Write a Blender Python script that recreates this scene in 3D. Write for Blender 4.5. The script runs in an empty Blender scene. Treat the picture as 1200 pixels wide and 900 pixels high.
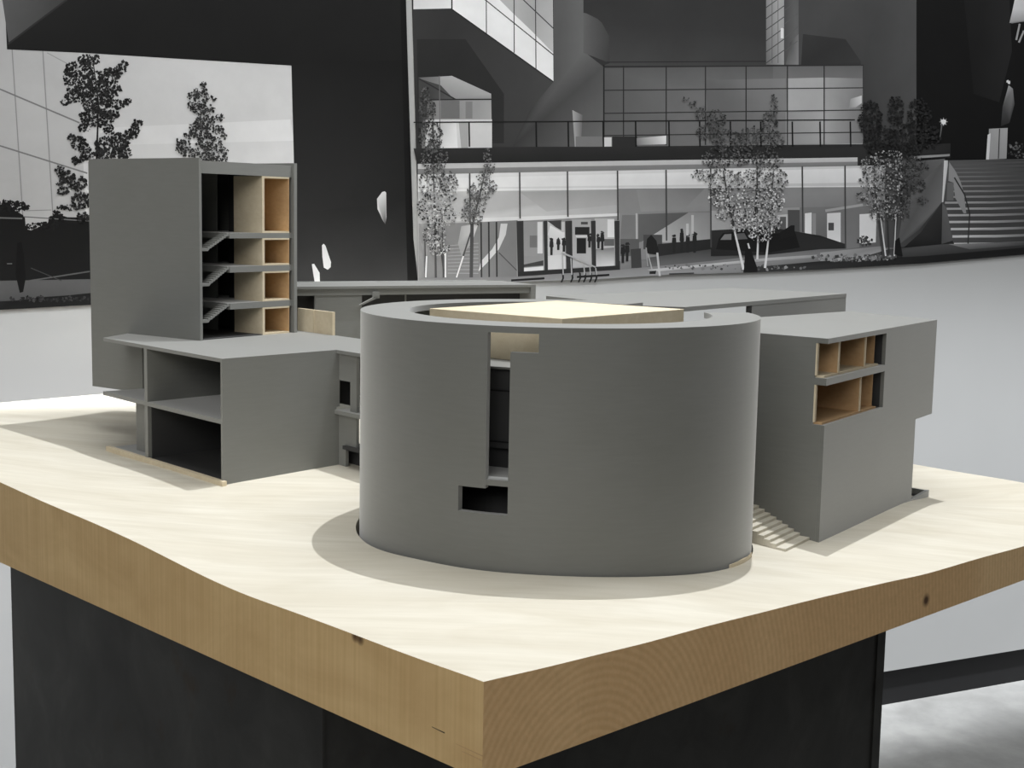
import bpy, bmesh, math, random
import numpy as np
from mathutils import Vector, Matrix

random.seed(7)
COL = bpy.context.scene.collection
sc = bpy.context.scene

# ------------------------------------------------------------------ helpers
def lin(c):
    c = c / 255.0
    return c / 12.92 if c <= 0.04045 else ((c + 0.055) / 1.055) ** 2.4

def azd(a):
    a = math.radians(a)
    return np.array([math.sin(a), math.cos(a)])

def obj(name, bm, mat, parent=None, bevel=0.0, smooth=False):
    me = bpy.data.meshes.new(name)
    bmesh.ops.recalc_face_normals(bm, faces=bm.faces)
    if smooth:
        for f in bm.faces:
            f.smooth = True
    bm.to_mesh(me)
    bm.free()
    if any(p.use_smooth for p in me.polygons):
        me.set_sharp_from_angle(angle=math.radians(40))
    me.materials.append(mat)
    o = bpy.data.objects.new(name, me)
    COL.objects.link(o)
    if parent:
        o.parent = parent
        o.matrix_parent_inverse = Matrix.Translation(-Vector(parent.location))
    if bevel:
        m = o.modifiers.new('edge', 'BEVEL')
        m.width = bevel
        m.segments = 2
        m.limit_method = 'ANGLE'
        m.angle_limit = math.radians(50)
    return o

def struct(o):
    o['kind'] = 'structure'
    return o

def thing(name, label, cat, loc, group=None):
    o = bpy.data.objects.new(name, None)
    COL.objects.link(o)
    o.location = loc
    o.empty_display_size = 0.05
    o['label'] = label
    o['category'] = cat
    if group:
        o['group'] = group
    return o

def prism(bm, pts, z0, z1):
    """vertical prism over a plan polygon; z0 / z1 a number or one per corner"""
    n = len(pts)
    a = z0 if hasattr(z0, '__len__') else [z0] * n
    b = z1 if hasattr(z1, '__len__') else [z1] * n
    lo = [bm.verts.new((pts[i][0], pts[i][1], a[i])) for i in range(n)]
    hi = [bm.verts.new((pts[i][0], pts[i][1], b[i])) for i in range(n)]
    bm.faces.new(lo[::-1])
    bm.faces.new(hi)
    for i in range(n):
        j = (i + 1) % n
        bm.faces.new((lo[i], lo[j], hi[j], hi[i]))
    return bm

class Frame:
    """plan frame: origin, direction a along the face, direction d into the body"""
    def __init__(s, o, a, d):
        s.o = np.array(o[:2], float)
        s.a = np.array(a, float)
        s.d = np.array(d, float)
    def p(s, t, u):
        q = s.o + s.a * t + s.d * u
        return (q[0], q[1])
    def box(s, bm, t0, t1, u0, u1, z0, z1):
        return prism(bm, [s.p(t0, u0), s.p(t1, u0), s.p(t1, u1), s.p(t0, u1)], z0, z1)
    def prof(s, bm, pts, u0, u1):
        """polygon in (t, z), extruded along d"""
        A = [bm.verts.new((*s.p(t, u0), z)) for t, z in pts]
        B = [bm.verts.new((*s.p(t, u1), z)) for t, z in pts]
        bm.faces.new(A)
        bm.faces.new(B[::-1])
        n = len(pts)
        for i in range(n):
            j = (i + 1) % n
            bm.faces.new((A[i], B[i], B[j], A[j]))
        return bm

# ------------------------------------------------------------------ materials
def mat(name, rough=0.6, spec=0.5, metal=0.0):
    m = bpy.data.materials.new(name)
    m.use_nodes = True
    nt = m.node_tree
    b = nt.nodes['Principled BSDF']
    b.inputs['Roughness'].default_value = rough
    b.inputs['Specular IOR Level'].default_value = spec
    b.inputs['Metallic'].default_value = metal
    return m, nt, b

def N(nt, t, **k):
    n = nt.nodes.new(t)
    for a, v in k.items():
        if a in ('op',):
            n.operation = v
        elif a.startswith('i_'):
            n.inputs[a[2:].replace('_', ' ')].default_value = v
        else:
            setattr(n, a, v)
    return n

def ramp(nt, fac, stops):
    r = nt.nodes.new('ShaderNodeValToRGB')
    nt.links.new(fac, r.inputs['Fac'])
    e = r.color_ramp.elements
    while len(e) > 1:
        e.remove(e[-1])
    e[0].position = stops[0][0]
    e[0].color = (*stops[0][1], 1)
    for p, c in stops[1:]:
        k = e.new(p)
        k.color = (*c, 1)
    return r.outputs['Color']

def coord(nt, scale=(1, 1, 1), rot=(0, 0, 0), loc=(0, 0, 0)):
    tc = nt.nodes.new('ShaderNodeTexCoord')
    mp = nt.nodes.new('ShaderNodeMapping')
    nt.links.new(tc.outputs['Object'], mp.inputs['Vector'])
    mp.inputs['Scale'].default_value = scale
    mp.inputs['Rotation'].default_value = rot
    mp.inputs['Location'].default_value = loc
    return mp.outputs['Vector']

def noise(nt, vec, scale, detail=4, rough=0.55, dist=0.0):
    n = nt.nodes.new('ShaderNodeTexNoise')
    nt.links.new(vec, n.inputs['Vector'])
    n.inputs['Scale'].default_value = scale
    n.inputs['Detail'].default_value = detail
    n.inputs['Roughness'].default_value = rough
    n.inputs['Distortion'].default_value = dist
    return n.outputs['Fac']

def mul(nt, a, b, kind='MULTIPLY', fac=1.0):
    m = nt.nodes.new('ShaderNodeMix')
    m.data_type = 'RGBA'
    m.blend_type = kind
    if isinstance(fac, (int, float)):
        m.inputs['Factor'].default_value = fac
    else:
        nt.links.new(fac, m.inputs['Factor'])
    for s, v in ((6, a), (7, b)):
        if isinstance(v, tuple):
            m.inputs[s].default_value = (*v, 1)
        else:
            nt.links.new(v, m.inputs[s])
    return m.outputs[2]

def bump(nt, b, fac, strength, dist=0.001):
    n = nt.nodes.new('ShaderNodeBump')
    n.inputs['Strength'].default_value = strength
    n.inputs['Distance'].default_value = dist
    nt.links.new(fac, n.inputs['Height'])
    nt.links.new(n.outputs['Normal'], b.inputs['Normal'])

def m_paint(name, base, rough, lo=0.9, hi=1.08, sheen=0.6):
    m, nt, b = mat(name, rough, 0.5)
    v = coord(nt, (6, 6, 60))
    f1 = noise(nt, v, 4.0, 6, 0.65)
    v2 = coord(nt, (1, 1, 1))
    f2 = noise(nt, v2, 9.0, 3, 0.5)
    c1 = ramp(nt, f1, [(0.25, (lo,) * 3), (0.75, (hi,) * 3)])
    c2 = ramp(nt, f2, [(0.3, (lo + 0.03, lo + 0.03, lo + 0.02)), (0.7, (hi - 0.02, hi - 0.02, hi))])
    nt.links.new(mul(nt, mul(nt, base, c1), c2), b.inputs['Base Color'])
    bump(nt, b, f1, 0.15, 0.0004)
    b.inputs['Specular IOR Level'].default_value = 1.0
    b.inputs['Sheen Weight'].default_value = sheen
    b.inputs['Sheen Roughness'].default_value = 0.5
    return m

GREY = m_paint('grey_paint', (0.152, 0.155, 0.142), 0.7, 0.94, 1.05)
SHADE_GREY = m_paint('painted_shade_grey', (0.02, 0.02, 0.021), 0.8, sheen=0.0)  # near-black colour standing in for deep shade in rooms, recesses and reveals

def m_wood(name, c0, c1, rot, rough=0.55, scale=1.0):
    m, nt, b = mat(name, rough, 0.35)
    v = coord(nt, (3.0 * scale, 42.0 * scale, 42.0 * scale), (0, 0, rot))
    f = noise(nt, v, 1.6, 6, 0.6, 0.4)
    v2 = coord(nt, (1.5, 5, 5), (0, 0, rot))
    f2 = noise(nt, v2, 2.2, 4, 0.55, 1.2)
    col = ramp(nt, f, [(0.25, c0), (0.72, c1)])
    shade = ramp(nt, f2, [(0.3, (0.90, 0.88, 0.85)), (0.7, (1.04, 1.04, 1.05))])
    nt.links.new(mul(nt, col, shade), b.inputs['Base Color'])
    bump(nt, b, f, 0.08, 0.0005)
    return m

AZL, AZR = -44.1, 45.9
C0 = np.array([-0.0224, 1.3073])           # near corner of the table, plan
E1, E2 = azd(AZL), azd(AZR)
UND = 1.04
TOPWOOD = m_wood('pale_maple_top', (0.60, 0.565, 0.475), (0.685, 0.65, 0.56), math.radians(-42))
PALE = m_wood('pale_maple', (0.70, 0.60, 0.43), (0.78, 0.69, 0.52), 0.3, scale=2)
WARM = m_wood('warm_veneer', (0.52, 0.33, 0.17), (0.60, 0.40, 0.22), 0.9, scale=2)

def m_side(name, axis, endgrain):
    m, nt, b = mat(name, 0.6, 0.3)
    tc = nt.nodes.new('ShaderNodeTexCoord')
    # rotate into the table frame : x along E2, y along E1
    mp = nt.nodes.new('ShaderNodeMapping')
    mp.vector_type = 'POINT'
    mp.inputs['Rotation'].default_value = (0, 0, math.radians(-(90 - AZR)))
    nt.links.new(tc.outputs['Object'], mp.inputs['Vector'])
    def scl(s):
        q = nt.nodes.new('ShaderNodeMapping')
        q.inputs['Scale'].default_value = s
        nt.links.new(mp.outputs['Vector'], q.inputs['Vector'])
        return q.outputs['Vector']
    if endgrain:
        w = nt.nodes.new('ShaderNodeTexWave')
        w.wave_type = 'RINGS'
        w.rings_direction = 'Y'
        q = nt.nodes.new('ShaderNodeMapping')
        q.inputs['Location'].default_value = (-1.05, 0, -0.98)
        nt.links.new(mp.outputs['Vector'], q.inputs['Vector'])
        nt.links.new(q.outputs['Vector'], w.inputs['Vector'])
        w.inputs['Scale'].default_value = 34
        w.inputs['Distortion'].default_value = 3.5
        w.inputs['Detail'].default_value = 4
        w.inputs['Detail Scale'].default_value = 0.35
        f = noise(nt, scl((60, 60, 60)), 2.0, 5, 0.6)
        col = ramp(nt, w.outputs['Fac'], [(0.1, (0.71, 0.475, 0.245)), (0.9, (0.76, 0.53, 0.285))])
        sh = ramp(nt, f, [(0.3, (0.93, 0.92, 0.9)), (0.7, (1.05, 1.05, 1.05))])
        # boards glued side by side: tone changes along the edge
        bl = noise(nt, scl((4.2, 0.01, 0.4)), 1.0, 1, 0.4)
        bs = ramp(nt, bl, [(0.4, (0.92, 0.88, 0.84)), (0.6, (1.06, 1.08, 1.1))])
        col = mul(nt, mul(nt, col, sh), bs)
        marks = [((C0 + E2 * 0.862), 1.064, 0.0065)]
    else:
        f = noise(nt, scl((1, 190, 3)), 1.0, 3, 0.5)
        f2 = noise(nt, scl((1, 5, 9)), 1.0, 4, 0.6, 0.8)
        col = ramp(nt, f, [(0.3, (0.66, 0.455, 0.215)), (0.7, (0.74, 0.53, 0.265))])
        sh = ramp(nt, f2, [(0.3, (0.88, 0.84, 0.80)), (0.7, (1.06, 1.07, 1.08))])
        col = mul(nt, col, sh)
        f = f2
        marks = [((C0 + E1 * 0.207), 1.138, 0.004), ((C0 + E1 * 0.198), 1.137, 0.004)]
    for (xy, z, r) in marks:
        d = nt.nodes.new('ShaderNodeVectorMath')
        d.operation = 'DISTANCE'
        nz = nt.nodes.new('ShaderNodeTexCoord')
        nt.links.new(nz.outputs['Object'], d.inputs[0])
        d.inputs[1].default_value = (xy[0], xy[1], z)
        k = ramp(nt, d.outputs['Value'], [(0.0, (1, 1, 1)), (r * 0.7, (1, 1, 1)), (r * 1.6, (0, 0, 0))])
        col = mul(nt, col, (0.09, 0.045, 0.02), 'MIX', k)
    nt.links.new(col, b.inputs['Base Color'])
    bump(nt, b, f, 0.12, 0.0006)
    return m

SIDEL = m_side('edge_grain_wood', 'x', False)
SIDER = m_side('end_grain_wood', 'y', True)

def m_steel():
    m, nt, b = mat('blackened_steel', 0.55, 0.4, 0.25)
    v = coord(nt, (3, 3, 2.2))
    f = noise(nt, v, 2.5, 8, 0.62, 0.6)
    f2 = noise(nt, v, 5.5, 4, 0.6)
    c = ramp(nt, f, [(0.3, (0.022, 0.022, 0.021)), (0.55, (0.04, 0.04, 0.038)), (0.75, (0.062, 0.062, 0.058))])
    s = ramp(nt, f2, [(0.62, (1, 1, 1)), (0.78, (0.9, 0.62, 0.42))])
    nt.links.new(mul(nt, c, s), b.inputs['Base Color'])
    return m
STEEL = m_steel()

def m_plain(name, c, rough=0.7, var=0.04, scale=3.0, spec=0.3):
    m, nt, b = mat(name, rough, spec)
    f = noise(nt, coord(nt), scale, 5, 0.55)
    col = ramp(nt, f, [(0.3, tuple(x * (1 - var) for x in c)), (0.7, tuple(x * (1 + var) for x in c))])
    nt.links.new(col, b.inputs['Base Color'])
    return m
WALL = m_plain('gallery_wall_paint', (0.47, 0.475, 0.475), 0.85, 0.02)
BLACK = m_plain('black_baseboard', (0.012, 0.012, 0.013), 0.6)

def m_floor():
    m, nt, b = mat('polished_concrete', 0.45, 0.4)
    v = coord(nt)
    f = noise(nt, v, 2.2, 8, 0.62, 0.5)
    f2 = noise(nt, v, 14, 6, 0.6)
    c = ramp(nt, f, [(0.3, (0.19, 0.19, 0.185)), (0.5, (0.27, 0.27, 0.265)), (0.72, (0.37, 0.37, 0.36))])
    s = ramp(nt, f2, [(0.3, (0.9,) * 3), (0.7, (1.06,) * 3)])
    nt.links.new(mul(nt, c, s), b.inputs['Base Color'])
    return m
FLOOR = m_floor()

def m_print():
    m, nt, b = mat('printed_mural', 0.7, 0.08)
    a = nt.nodes.new('ShaderNodeAttribute')
    a.attribute_name = 'ink'
    f = noise(nt, coord(nt), 7.0, 5, 0.6)
    s = ramp(nt, f, [(0.3, (0.93,) * 3), (0.7, (1.06,) * 3)])
    nt.links.new(mul(nt, a.outputs['Color'], s), b.inputs['Base Color'])
    return m
PRINT = m_print()

# ------------------------------------------------------------------ camera
F_PX, PITCH, ROLL = 1608.2, 0.1232, 0.0186
EYE = np.array([0, 0, 1.6])
Fw = np.array([0, math.cos(PITCH), -math.sin(PITCH)])
R0 = np.array([1.0, 0, 0])
U0 = np.cross(R0, Fw)
Rr = math.cos(ROLL) * R0 + math.sin(ROLL) * U0
Ur = -math.sin(ROLL) * R0 + math.cos(ROLL) * U0
cam_d = bpy.data.cameras.new('camera')
cam_d.sensor_width = 36.0
cam_d.lens = F_PX / 1200 * 36.0
cam_d.clip_start = 0.05
cam = bpy.data.objects.new('camera', cam_d)
COL.objects.link(cam)
M = Matrix(((Rr[0], Ur[0], -Fw[0], EYE[0]), (Rr[1], Ur[1], -Fw[1], EYE[1]), (Rr[2], Ur[2], -Fw[2], EYE[2]), (0, 0, 0, 1)))
cam.matrix_world = M
sc.camera = cam

# ------------------------------------------------------------------ room
WD = azd(64.13)                       # along the back wall
WN = np.array([WD[1], -WD[0]])        # out of the wall, into the room
W0 = np.array([1.2523, 4.3935])
def wall_xy(u, off=0.0):
    q = W0 + WD * u + WN * off
    return (q[0], q[1])
bm = bmesh.new()
prism(bm, [wall_xy(-4.2), wall_xy(3.2), wall_xy(3.2, -0.12), wall_xy(-4.2, -0.12)], 0.12, 3.6)
struct(obj('wall_back', bm, WALL))
bm = bmesh.new()
prism(bm, [wall_xy(-4.2, -0.012), wall_xy(3.2, -0.012), wall_xy(3.2, -0.12), wall_xy(-4.2, -0.12)], 0.0, 0.12)
struct(obj('baseboard_back', bm, BLACK))
bm = bmesh.new()
prism(bm, [wall_xy(-4.2, -0.12), wall_xy(3.2, -0.12), wall_xy(3.2, 6.5), wall_xy(-4.2, 6.5)], -0.1, 0.0)
struct(obj('floor', bm, FLOOR))

# ------------------------------------------------------------------ table
def tps(P, V, lam=1e-4):
    P = np.array(P); V = np.array(V); n = len(P)
    def U(r2):
        return np.where(r2 > 1e-12, r2 * np.log(r2 + 1e-12), 0.0)
    d2 = ((P[:, None] - P[None]) ** 2).sum(-1)
    A = np.zeros((n + 3, n + 3))
    A[:n, :n] = U(d2) + lam * np.eye(n)
    A[:n, n] = 1; A[:n, n + 1:] = P; A[n, :n] = 1; A[n + 1:, :n] = P.T
    w = np.linalg.solve(A, np.concatenate([V, [0, 0, 0]]))
    def f(Q):
        Q = np.atleast_2d(Q)
        d = ((Q[:, None] - P[None]) ** 2).sum(-1)
        return U(d) @ w[:n] + w[n] + Q @ w[n + 1:]
    return f
LE1, LE2 = 1.89, 1.56
def to_e(x, y):
    d = np.array([x, y]) - C0
    return (d @ E1, d @ E2)
pts = [(0.0, 0, 1.1416), (0.07, 0, 1.1405), (0.15, 0, 1.1398), (0.23, 0, 1.140), (0.34, 0, 1.1392), (0.42, 0, 1.1385), (0.49, 0, 1.1405),
       (0.6, 0, 1.1475), (0.67, 0, 1.1525), (0.806, 0, 1.1588), (0.951, 0, 1.163), (1.113, 0, 1.1698), (1.35, 0, 1.178), (1.6, 0, 1.182), (1.89, 0, 1.182),
       (0, 0.088, 1.1369), (0, 0.162, 1.1337), (0, 0.25, 1.1298), (0, 0.334, 1.1277), (0, 0.455, 1.1231), (0, 0.627, 1.1161), (0, 0.767, 1.1087),
       (0, 0.852, 1.1036), (0, 1.007, 1.1005), (0, 1.16, 1.0961), (0, 1.4, 1.096), (0, 1.56, 1.10),
       (0.2, 1.56, 1.118), (0.42, 1.56, 1.12), (0.8, 1.56, 1.125), (1.3, 1.56, 1.14), (1.89, 1.56, 1.16),
       (1.89, 0.35, 1.18), (1.89, 0.65, 1.18), (1.89, 1.1, 1.172)]
for x, y, z in [(-.1851, 1.8601, 1.1400), (-.1168, 1.7776, 1.1445), (-.0537, 1.7378, 1.1440), (.07, 1.711, 1.1432), (.1861, 1.7363, 1.138),
                (.2737, 1.7972, 1.1299), (.3354, 1.891, 1.1235), (-.471, 2.2141, 1.1495), (-.744, 2.5186, 1.148), (-.52, 2.16, 1.147), (-.33, 2.42, 1.1535), (-.30, 2.2, 1.1485),
                (.4652, 2.0172, 1.119), (.708, 2.379, 1.112), (.7613, 2.458, 1.103), (.39, 1.93, 1.120), (-.25, 2.9, 1.152), (.30, 2.6, 1.135), (.3, 2.2, 1.13)]:
    e = to_e(x, y)
    pts.append((e[0], e[1], z))
TZ = tps([p[:2] for p in pts], [p[2] for p in pts])
NA, NB = 96, 80
ga = np.linspace(0, LE1, NA + 1)
gb = np.linspace(0, LE2, NB + 1)
zz = TZ(np.array([(a, b) for a in ga for b in gb])).reshape(NA + 1, NB + 1)
bm = bmesh.new()
top = [[None] * (NB + 1) for _ in range(NA + 1)]
bot = [[None] * (NB + 1) for _ in range(NA + 1)]
for i, a in enumerate(ga):
    for j, b in enumerate(gb):
        q = C0 + E1 * a + E2 * b
        top[i][j] = bm.verts.new((q[0], q[1], zz[i, j]))
        if i in (0, NA) or j in (0, NB):
            bot[i][j] = bm.verts.new((q[0], q[1], UND))
for i in range(NA):
    for j in range(NB):
        bm.faces.new((top[i][j], top[i][j + 1], top[i + 1][j + 1], top[i + 1][j])).smooth = True
for i in range(NA):
    f = bm.faces.new((top[i][0], top[i + 1][0], bot[i + 1][0], bot[i][0])); f.material_index = 1
    bm.faces.new((top[i][NB], bot[i][NB], bot[i + 1][NB], top[i + 1][NB])).material_index = 1
for j in range(NB):
    bm.faces.new((top[0][j], bot[0][j], bot[0][j + 1], top[0][j + 1])).material_index = 2
    bm.faces.new((top[NA][j], top[NA][j + 1], bot[NA][j + 1], bot[NA][j])).material_index = 2
ring = [bot[i][0] for i in range(NA + 1)] + [bot[NA][j] for j in range(1, NB + 1)] + [bot[i][NB] for i in range(NA - 1, -1, -1)] + [bot[0][j] for j in range(NB - 1, 0, -1)]
bm.faces.new(ring).material_index = 1
sm = [f.smooth for f in bm.faces]
table = thing('display_table', 'big pale wooden display table with a rolling top on a black steel pedestal', 'table', (float(C0[0] + E1[0] * .9 + E2[0] * .8), float(C0[1] + E1[1] * .9 + E2[1] * .8), 0))
tt = obj('tabletop', bm, TOPWOOD, table)
tt.data.materials.append(SIDEL)
tt.data.materials.append(SIDER)
ck = bmesh.new()                        # short splits in the side near the corner
FK = Frame(C0, E1, E2)
for a, b, z in ((0.057, 0.077, 1.0725), (0.0, 0.040, 1.0655), (0.0, 0.030, 1.0605)):
    ck2 = bmesh.new()
    FK.prof(ck2, [(a, z - 0.0006), (b, z + 0.0004), (b, z + 0.0008), (a, z + 0.0004)], -0.0003, 0.0004)
    obj('split', ck2, WARM if a == 0 else STEEL, table)
ck.free()
# round pocket in the top that the drum stands in
DC = np.array([0.0678, 2.0]); DR = 0.289
cb = bmesh.new()
NC = 128
cpts = [(DC[0] - 0.0016 + (DR + 0.0038) * math.cos(2 * math.pi * k / NC), DC[1] - 0.0005 + (DR + 0.0038) * math.sin(2 * math.pi * k / NC)) for k in range(NC)]
prism(cb, cpts, 1.085, 1.3)
cut = obj('pocket_cutter', cb, TOPWOOD)
md = tt.modifiers.new('pocket', 'BOOLEAN')
md.operation = 'DIFFERENCE'
md.solver = 'EXACT'
md.object = cut
bpy.context.view_layer.update()
dg = bpy.context.evaluated_depsgraph_get()
new = bpy.data.meshes.new_from_object(tt.evaluated_get(dg))
tt.modifiers.clear()
tt.data = new
bpy.data.objects.remove(cut)

FT = Frame(C0, E1, E2)                 # a along E1, d along E2
bm = bmesh.new()
FT.box(bm, 0.409, 1.312, 0.105, 1.455, 0.0, UND)
ped = obj('pedestal', bm, STEEL, table, bevel=0.002)
bm = bmesh.new()                        # lapped corner plate edge
FT.box(bm, 0.4055, 0.409, 1.43, 1.458, 0.0, UND - 0.001)
obj('corner_strip', bm, STEEL, ped)
bm = bmesh.new()
FT.box(bm, 0.4055, 1.314, 0.1015, 0.105, 0.0, UND - 0.001)
obj('steel_plate', bm, STEEL, ped)

# ------------------------------------------------------------------ round building model
drum = thing('round_building_model', 'tall grey round building model with a slot opening, in front middle of the table', 'architectural model', (DC[0], DC[1], 1.12))
def dth(x):
    return math.asin((x - DC[0]) / DR)
def dp(th, r):
    return (DC[0] + r * math.sin(th), DC[1] - r * math.cos(th))
tl, tr, wr, hl = dth(-0.0318), dth(-0.0027), dth(0.0328), dth(-0.067)
gap0, gap1 = math.radians(101.2), math.radians(150)
def shell(bm, r0, r1, zs, hole):
    """ring wall; hole(thmid, zmid) -> True where open"""
    br = [tl, tr, wr, hl, gap0, gap1]
    ths = sorted(set([round(-math.pi + 2 * math.pi * k / 180, 6) for k in range(180)]))
    ths = [t for t in ths if all(abs(t - b) > 0.006 for b in br)] + br
    ths = sorted(ths)
    n = len(ths)
    V = {}
    def v(k, z, r):
        key = (k % n, z, r)
        if key not in V:
            V[key] = bm.verts.new((*dp(ths[k % n], r), z))
        return V[key]
    solid = {}
    for k in range(n):
        a, b = ths[k], ths[(k + 1) % n]
        if k == n - 1:
            b += 2 * math.pi
        for q in range(len(zs) - 1):
            solid[k, q] = not hole((a + b) / 2, (zs[q] + zs[q + 1]) / 2)
    for (k, q), s in solid.items():
        if not s:
            continue
        z0, z1 = zs[q], zs[q + 1]
        f = bm.faces.new((v(k, z0, r1), v(k + 1, z0, r1), v(k + 1, z1, r1), v(k, z1, r1))); f.smooth = True
        f = bm.faces.new((v(k, z0, r0), v(k, z1, r0), v(k + 1, z1, r0), v(k + 1, z0, r0))); f.smooth = True
        if not solid.get((k, q + 1), False):
            bm.faces.new((v(k, z1, r1), v(k + 1, z1, r1), v(k + 1, z1, r0), v(k, z1, r0)))
        if not solid.get((k, q - 1), False):
            bm.faces.new((v(k, z0, r1), v(k, z0, r0), v(k + 1, z0, r0), v(k + 1, z0, r1)))
        if not solid[(k - 1) % n, q]:
            bm.faces.new((v(k, z0, r1), v(k, z1, r1), v(k, z1, r0), v(k, z0, r0)))
        if not solid[(k + 1) % n, q]:
            bm.faces.new((v(k + 1, z0, r1), v(k + 1, z0, r0), v(k + 1, z1, r0), v(k + 1, z1, r1)))
def hole_wall(t, z):
    if tl < t < wr and 1.4272 < z < 1.4515:
        return True
    if tl < t < tr and 1.2505 < z < 1.4272:
        return True
    if hl < t < tr and 1.2175 < z < 1.2505:
        return True
    if gap0 < t < gap1 and z > 1.40:
        return True
    return False
bm = bmesh.new()
shell(bm, DR - 0.011, DR, [1.086, 1.2175, 1.2505, 1.40, 1.4272, 1.4515], hole_wall)
obj('outer_wall', bm, GREY, drum)
bm = bmesh.new()
shell(bm, 0.2205, DR, [1.4515, 1.46], lambda t, z: gap0 < t < gap1)
obj('rim', bm, GREY, drum)
def disc(bm, r, z0, z1, n=120):
    prism(bm, [dp(2 * math.pi * k / n, r) for k in range(n)], z0, z1)
bm = bmesh.new(); disc(bm, 0.2205, 1.397, 1.40); obj('floor_slab', bm, GREY, drum)
bm = bmesh.new(); disc(bm, DR - 0.0112, 1.2545, 1.262)
prism(bm, [dp(tl, DR - 0.012), dp(tl, DR - 0.001), dp(tr, DR - 0.001), dp(tr, DR - 0.012)], 1.2545, 1.262)
obj('floor_slab', bm, GREY, drum)
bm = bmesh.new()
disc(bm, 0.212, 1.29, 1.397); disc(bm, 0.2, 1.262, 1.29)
obj('inner_wall', bm, SHADE_GREY, drum)
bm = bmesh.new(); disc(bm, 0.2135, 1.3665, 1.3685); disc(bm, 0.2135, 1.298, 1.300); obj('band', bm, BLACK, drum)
bm = bmesh.new(); disc(bm, DR - 0.012, 1.10, 1.13); disc(bm, 0.2, 1.13, 1.2545); obj('base_floor', bm, SHADE_GREY, drum)
# wooden auditorium block, square, inside the ring
A_, B_, C_ = np.array([.0652, 1.8225]), np.array([-.1205, 1.972]), np.array([.2560, 2.0575])
D_ = B_ + C_ - A_
bm = bmesh.new(); prism(bm, [A_, B_, D_, C_], 1.4002, 1.4632)
obj('auditorium_block', bm, PALE, drum, bevel=0.0006)
bm = bmesh.new()                        # sliver of veneer under the right flank
sl = [dp(math.radians(a), DR + 0.002) for a in (53, 58, 63, 68, 72)]
so = [dp(math.radians(a), DR + 0.0036) for a in (72, 68, 63, 58, 53)]
zsl = [float(TZ(np.array([to_e(*q)]))[0]) for q in sl + so]
prism(bm, sl + so, [z - 0.008 for z in zsl], [z + 0.0045 + 0.001 * (i % 3) for i, z in enumerate(zsl)])
obj('veneer_shim', bm, PALE, drum)

# ------------------------------------------------------------------ low front left building model
P0 = np.array([-0.471, 2.2141])
aL, aR = azd(-41.9), azd(42.3)
ZR = 1.3582
low = thing('low_building_model', 'low grey building model with open rooms, flat white-lit roof, below the tower', 'architectural model', (-0.5, 2.35, 1.15))
FL = Frame(P0, aL, aR)                 # t along the open front, u into the building
K = P0 + aR * 0.2415
WDIR = azd(138.8)
E_ = K + WDIR * 0.20                    # wing reaches to the drum
Nn = azd(48.8)
B1 = np.array([-0.3492, 2.6761])
B2 = B1 + WDIR * 0.30
LEFT = np.array([-0.760, 2.5362])
TWL = np.array([-0.7423, 2.634])
T = np.array([-0.5743, 2.5124])
dTL, dTR = azd(-54.1), azd(34.6)
bm = bmesh.new()
prism(bm, [P0, K, E_, B2, B1, B1 - WDIR * 0.16, TWL + dTR * 0.02, TWL, LEFT], ZR - 0.0062, ZR)
obj('roof_slab', bm, GREY, low)
bm = bmesh.new()                        # upper floor slab, cantilevers to the left
prism(bm, [FL.p(0.0058, 0.0), FL.p(0.4375, 0.0), FL.p(0.425, 0.075), FL.p(0.3, 0.24), FL.p(0.0058, 0.24)], 1.2503, 1.2575)
obj('floor_slab', bm, GREY, low)
bm = bmesh.new()
FL.box(bm, 0.0, 0.0058, 0.0, 0.2415, 1.142, ZR - 0.0062)
obj('side_wall', bm, GREY, low)
bm = bmesh.new()
FL.box(bm, 0.262, 0.2732, 0.0005, 0.235, 1.145, 1.2503)
FL.box(bm, 0.262, 0.2732, 0.0005, 0.235, 1.2575, ZR - 0.0062)
obj('partition_wall', bm, GREY, low)
bm = bmesh.new()
FL.box(bm, 0.2732, 0.3585, 0.028, 0.036, 1.145, 1.2503)
obj('return_wall', bm, GREY, low)
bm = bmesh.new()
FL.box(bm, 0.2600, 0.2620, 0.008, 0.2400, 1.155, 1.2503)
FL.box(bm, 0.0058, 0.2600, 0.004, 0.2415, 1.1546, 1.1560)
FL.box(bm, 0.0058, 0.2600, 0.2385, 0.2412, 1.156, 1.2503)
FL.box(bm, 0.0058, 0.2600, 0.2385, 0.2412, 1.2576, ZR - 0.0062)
obj('room_lining', bm, SHADE_GREY, low)  # dark sheets added to paint shade into the rooms
bm = bmesh.new()
FL.box(bm, 0.0, 0.30, 0.2415, 0.249, 1.145, 1.2503)
FL.box(bm, 0.0, 0.30, 0.2415, 0.249, 1.2575, ZR - 0.0062)
obj('back_wall', bm, GREY, low)
bm = bmesh.new()
FL.box(bm, 0.006, 0.415, 0.003, 0.20, 1.146, 1.1545)
obj('base_slab', bm, GREY, low)
bm = bmesh.new()
FL.box(bm, -0.0075, 0.418, -0.006, 0.0028, 1.1455, 1.1572)
obj('base_trim', bm, PALE, low)
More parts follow.
